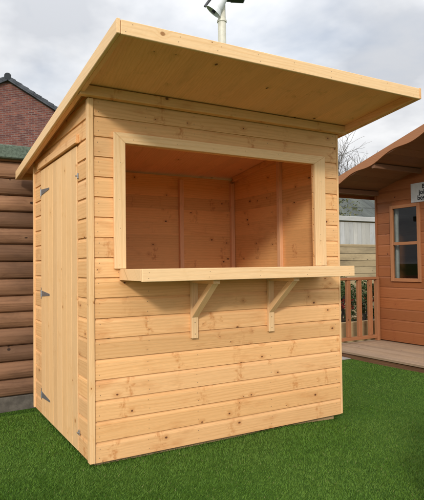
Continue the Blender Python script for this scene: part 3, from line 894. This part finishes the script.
one('edge_board', M['bedlog'], BD, 3.4, 6.2, 2.52, 2.58, -.08, .27, axis=0, bev=.006)
one('edge_board', M['bedlog'], BD, 3.4, 6.2, 3.1, 3.15, -.08, .26, axis=0, bev=.006)
one('edge_board', M['bedlog'], BD, 3.4, 3.45, 2.5805, 3.0995, -.08, .26, axis=1, bev=.006)
one('edge_board', M['bedlog'], BD, 6.15, 6.2, 2.5805, 3.0995, -.08, .26, axis=1, bev=.006)
one('soil', M['soil'], BD, 3.451, 6.149, 2.581, 3.099, .0, .225, axis=0, bev=0)
def leaf_cloud(b, c, rx, ry, rz_, n, size, seed=0, clumps=9):
    r = random.Random(seed)
    cl = [(r.uniform(-.75, .75), r.uniform(-.75, .75), r.uniform(-.8, .8), r.uniform(.25, .5)) for _ in range(clumps)]
    for _ in range(n):
        q = r.choice(cl)
        d = Vector((r.gauss(0, 1), r.gauss(0, 1), r.gauss(0, 1))).normalized()*q[3]*r.random()**.4
        p = Vector((c[0]+(q[0]+d.x)*rx, c[1]+(q[1]+d.y)*ry, c[2]+(q[2]+d.z)*rz_))
        a = Vector((r.gauss(0, 1), r.gauss(0, 1), r.gauss(0, .7))).normalized()
        t = a.orthogonal().normalized(); t.rotate(Quaternion(a, r.uniform(0, 6.28))); u = a.cross(t)
        L = size*r.uniform(.6, 1.3); w = L*.38
        b.poly([p, p+t*L*.5+u*w*.5, p+t*L, p+t*L*.5-u*w*.5], [(0, 0), (1, 0), (1, 1), (0, 1)])
def shrub(label, c, h, r, n, seed, mat, flowers=0, group='plants in the raised bed'):
    P = thing('flowering_shrub' if flowers else 'leafy_shrub', label, 'shrub', c, 0, group)
    b = MB(); leaf_cloud(b, (c[0], c[1], c[2]+h*.55), r, r*.8, h*.45, n, .055, seed); b.build('foliage', mat, P)
    b = MB(); rr = random.Random(seed+50)
    for i in range(7):
        a = rr.uniform(0, 6.28); q = rr.uniform(.2, .8)*r
        b.tube(c, (c[0]+math.cos(a)*q, c[1]+math.sin(a)*q*.8, c[2]+h*rr.uniform(.5, .95)), .007, .003, 5)
    b.build('stem', M['bark'], P)
    if flowers:
        for i in range(flowers):
            b = MB()
            cx = (c[0]+rr.uniform(-.55, .55)*r, c[1]-rr.uniform(.2, .75)*r, c[2]+h*rr.uniform(.25, .62))
            leaf_cloud(b, cx, .035, .035, .03, 26, .045, seed+i, 3); b.build('flower', M['petal'], P)
shrub('dark leafy shrub with red blooms, behind the middle balusters', (4.50, 2.78, .225), .62, .24, 1000, 3, M['leaf'], 5)
shrub('shrub with red blooms low against the summerhouse corner', (4.98, 2.80, .225), .58, .24, 1000, 5, M['leaf'], 4)
shrub('olive green shrub between the two red flowering shrubs', (4.74, 2.96, .225), .74, .22, 800, 8, M['leaf2'], 0)
shrub('tall loose shrub nearest the kiosk in the raised bed', (4.22, 2.9, .225), .72, .22, 700, 9, M['leaf2'], 0)

# outbuilding with slate roof behind the white fence
OB = thing('outbuilding', 'low outbuilding with mossy grey slate roof beyond the white fence', 'building', (12, 11, 0))
b = MB()
q = [(9.2, 9.2, 0), (18, 9.2, 0), (18, 9.2, 2.5), (9.2, 9.2, 2.5)]; b.poly(q, [(p[0], p[2]) for p in q])
q = [(9.2, 13.2, 0), (9.2, 9.2, 0), (9.2, 9.2, 2.5), (9.2, 11.2, 3.75), (9.2, 13.2, 2.5)]; b.poly(q, [(p[1], p[2]) for p in q])
q = [(18, 9.2, 0), (18, 13.2, 0), (18, 13.2, 2.5), (18, 11.2, 3.75), (18, 9.2, 2.5)]; b.poly(q, [(p[1], p[2]) for p in q])
q = [(18, 13.2, 0), (9.2, 13.2, 0), (9.2, 13.2, 2.5), (18, 13.2, 2.5)]; b.poly(q, [(p[0], p[2]) for p in q])
b.build('wall', M['brick'], OB)
for sg in (-1, 1):
    b = MB(); ye, ze = 11.2+sg*2.25, 2.36
    b.hexa([(9.0, 11.2, 3.78), (18.2, 11.2, 3.78), (18.2, ye, ze), (9.0, ye, ze), (9.0, 11.2, 3.86), (18.2, 11.2, 3.86), (18.2, ye, ze+.08), (9.0, ye, ze+.08)], 0, bev=0)
    b.build('roof_slope', M['slate'], OB)
b = MB(); leaf_cloud(b, (8.9, 8.0, 1.5), 1.1, .8, 1.3, 2600, .10, 21, 22)
hd = thing('garden_shrub', 'tall olive shrub rising behind the white fence', 'shrub', (8.9, 8.0, 0))
b.build('foliage', M['leaf2'], hd)
b = MB()
for i in range(8): b.tube((8.9, 8.0, 0), (8.9+random.uniform(-.8, .8), 8+random.uniform(-.5, .5), random.uniform(1.4, 2.6)), .03, .008, 6)
b.build('stem', M['bark'], hd)

# ------------------------------------------------------------------ bare tree
def bare_tree(name, label, base, h, seed, r0=.12):
    r = random.Random(seed)
    t = thing(name, label, 'tree', base)
    tk, cr_ = MB(), MB()
    def grow(mb, p, d, L, rad, depth):
        n = 3
        for i in range(n):
            d = (d + Vector((r.gauss(0, .16), r.gauss(0, .16), r.gauss(.03, .08)))).normalized()
            q = p + d*(L/n)
            mb.tube(p, q, max(.005, rad*(1-.25*i/n)), max(.005, rad*(1-.25*(i+1)/n)), 7 if rad > .03 else 3, cap=False)
            p = q
            if depth > 0 and (i > 0 or depth < 4):
                for _ in range(2):
                    if r.random() < .97:
                        a = d.orthogonal().normalized(); a.rotate(Quaternion(d, r.uniform(0, 6.28)))
                        nd = (d*r.uniform(.6, 1.0) + a*r.uniform(.5, 1.0)).normalized()
                        grow(cr_, p, nd, L*r.uniform(.5, .8), rad*r.uniform(.35, .5), depth-1)
        if depth > 0: grow(cr_, p, (d+Vector((r.gauss(0, .25), r.gauss(0, .25), .1))).normalized(), L*.75, rad*.55, depth-1)
    grow(tk, Vector(base), Vector((0, 0, 1)), h*.36, r0, 4)
    tk.build('trunk', M['bark'], t); cr_.build('crown', M['bark'], t)
bare_tree('bare_tree', 'leafless grey tree with fine twigs rising behind the fences', (15.7, 14.2, 0), 7.6, 4, .14)

# ------------------------------------------------------------------ pole with horn and lamp head
PX, PY = 5.79, 8.0
PL = thing('lamp_pole', 'cream pole with white horn and dark lamp head above the kiosk roof', 'pole', (PX, PY, 0))
b = MB(); b.tube((PX, PY, -.1), (PX, PY, 6.95), .105, .098, 20); b.tube((PX, PY, 6.958), (PX, PY, 7.62), .094, .088, 20); b.build('post', M['cream'], PL)
b = MB(); b.tube((PX, PY, 6.93), (PX, PY, 6.975), .115, .115, 20); b.build('collar', M['cream'], PL)
# horn mouth points down and to the left, lamp head carried to the right
hd_ = (-rgt*.62 + Vector((0, 0, -.78)) + Vector((fwd.x, fwd.y, 0))*.10).normalized()
c0 = Vector((PX, PY, 7.30)) - Vector((fwd.x, fwd.y, 0))*.14 - rgt*.07
b = MB()
for (s0, q0), (s1, q1) in zip([(-.20, .10), (-.05, .125), (.10, .155), (.19, .20)], [(-.05, .125), (.10, .155), (.19, .20), (.22, .215)]):
    b.tube(c0+hd_*s0, c0+hd_*s1, q0, q1, 20, cap=False)
b.build('horn', M['whitepaint'], PL)
b = MB(); b.tube(c0+hd_*.09, c0+hd_*.10, .15, .15, 20); b.tube(c0-hd_*.23, c0-hd_*.20, .1, .1, 16); b.tube(c0-hd_*.1, c0+hd_*.24, .03, .05, 10); b.build('horn_throat', M['darkgrey'], PL)
b = MB()
rr_ = Matrix.Translation(Vector((PX, PY, 7.52)) + rgt*.20 - Vector((fwd.x, fwd.y, 0))*.05) @ Matrix.Rotation(-YAW, 4, 'Z') @ Matrix.Rotation(R_(3), 4, 'Y')
b.box(-.36, .36, -.17, .17, -.05, .10, bev=.03, mat=rr_)
b.box(.02, .34, -.13, .13, -.075, -.051, bev=.006, mat=rr_)
b.box(-.50, -.30, -.06, .06, -.03, .05, bev=.01, mat=rr_)
b.tube(rr_ @ Vector((-.42, 0, 0)), rr_ @ Vector((-.60, 0, -.26)), .035, .03, 8)
b.build('lamp_head', M['darkgrey'], PL)

# ------------------------------------------------------------------ unseen planter and hedge, added out of frame on the right to shade the lawn
PB = thing('shade_caster_box', 'unseen long pine planter box added to cast shade on the lawn', 'planter', (1.83, -1.72, G))
b = MB()
for k in range(4):
    z0 = G+.01+k*.105
    b.box(.95, 2.71, -1.97, -1.948, z0, z0+.102, axis=0); b.box(.95, 2.71, -1.492, -1.47, z0, z0+.102, axis=0)
    b.box(.95, .972, -1.947, -1.493, z0, z0+.102, axis=1); b.box(2.688, 2.71, -1.947, -1.493, z0, z0+.102, axis=1)
b.build('box', M['pine'], PB)
one('soil', M['soil'], PB, .973, 2.687, -1.946, -1.494, G+.2, G+.38, bev=0)
ev = thing('shade_caster_shrub', 'unseen evergreen hedge added in the planter box to cast its shade', 'shrub', (1.83, -1.72, G+.38))
b = MB(); leaf_cloud(b, (1.83, -1.72, .52), .86, .25, .24, 15000, .07, 31, 46); b.build('foliage', M['leaf'], ev)
b = MB()
for i in range(6): b.tube((1.83, -1.72, .35), (1.83+random.uniform(-.6, .6), -1.72+random.uniform(-.15, .15), .62), .012, .005, 6)
b.build('stem', M['bark'], ev)
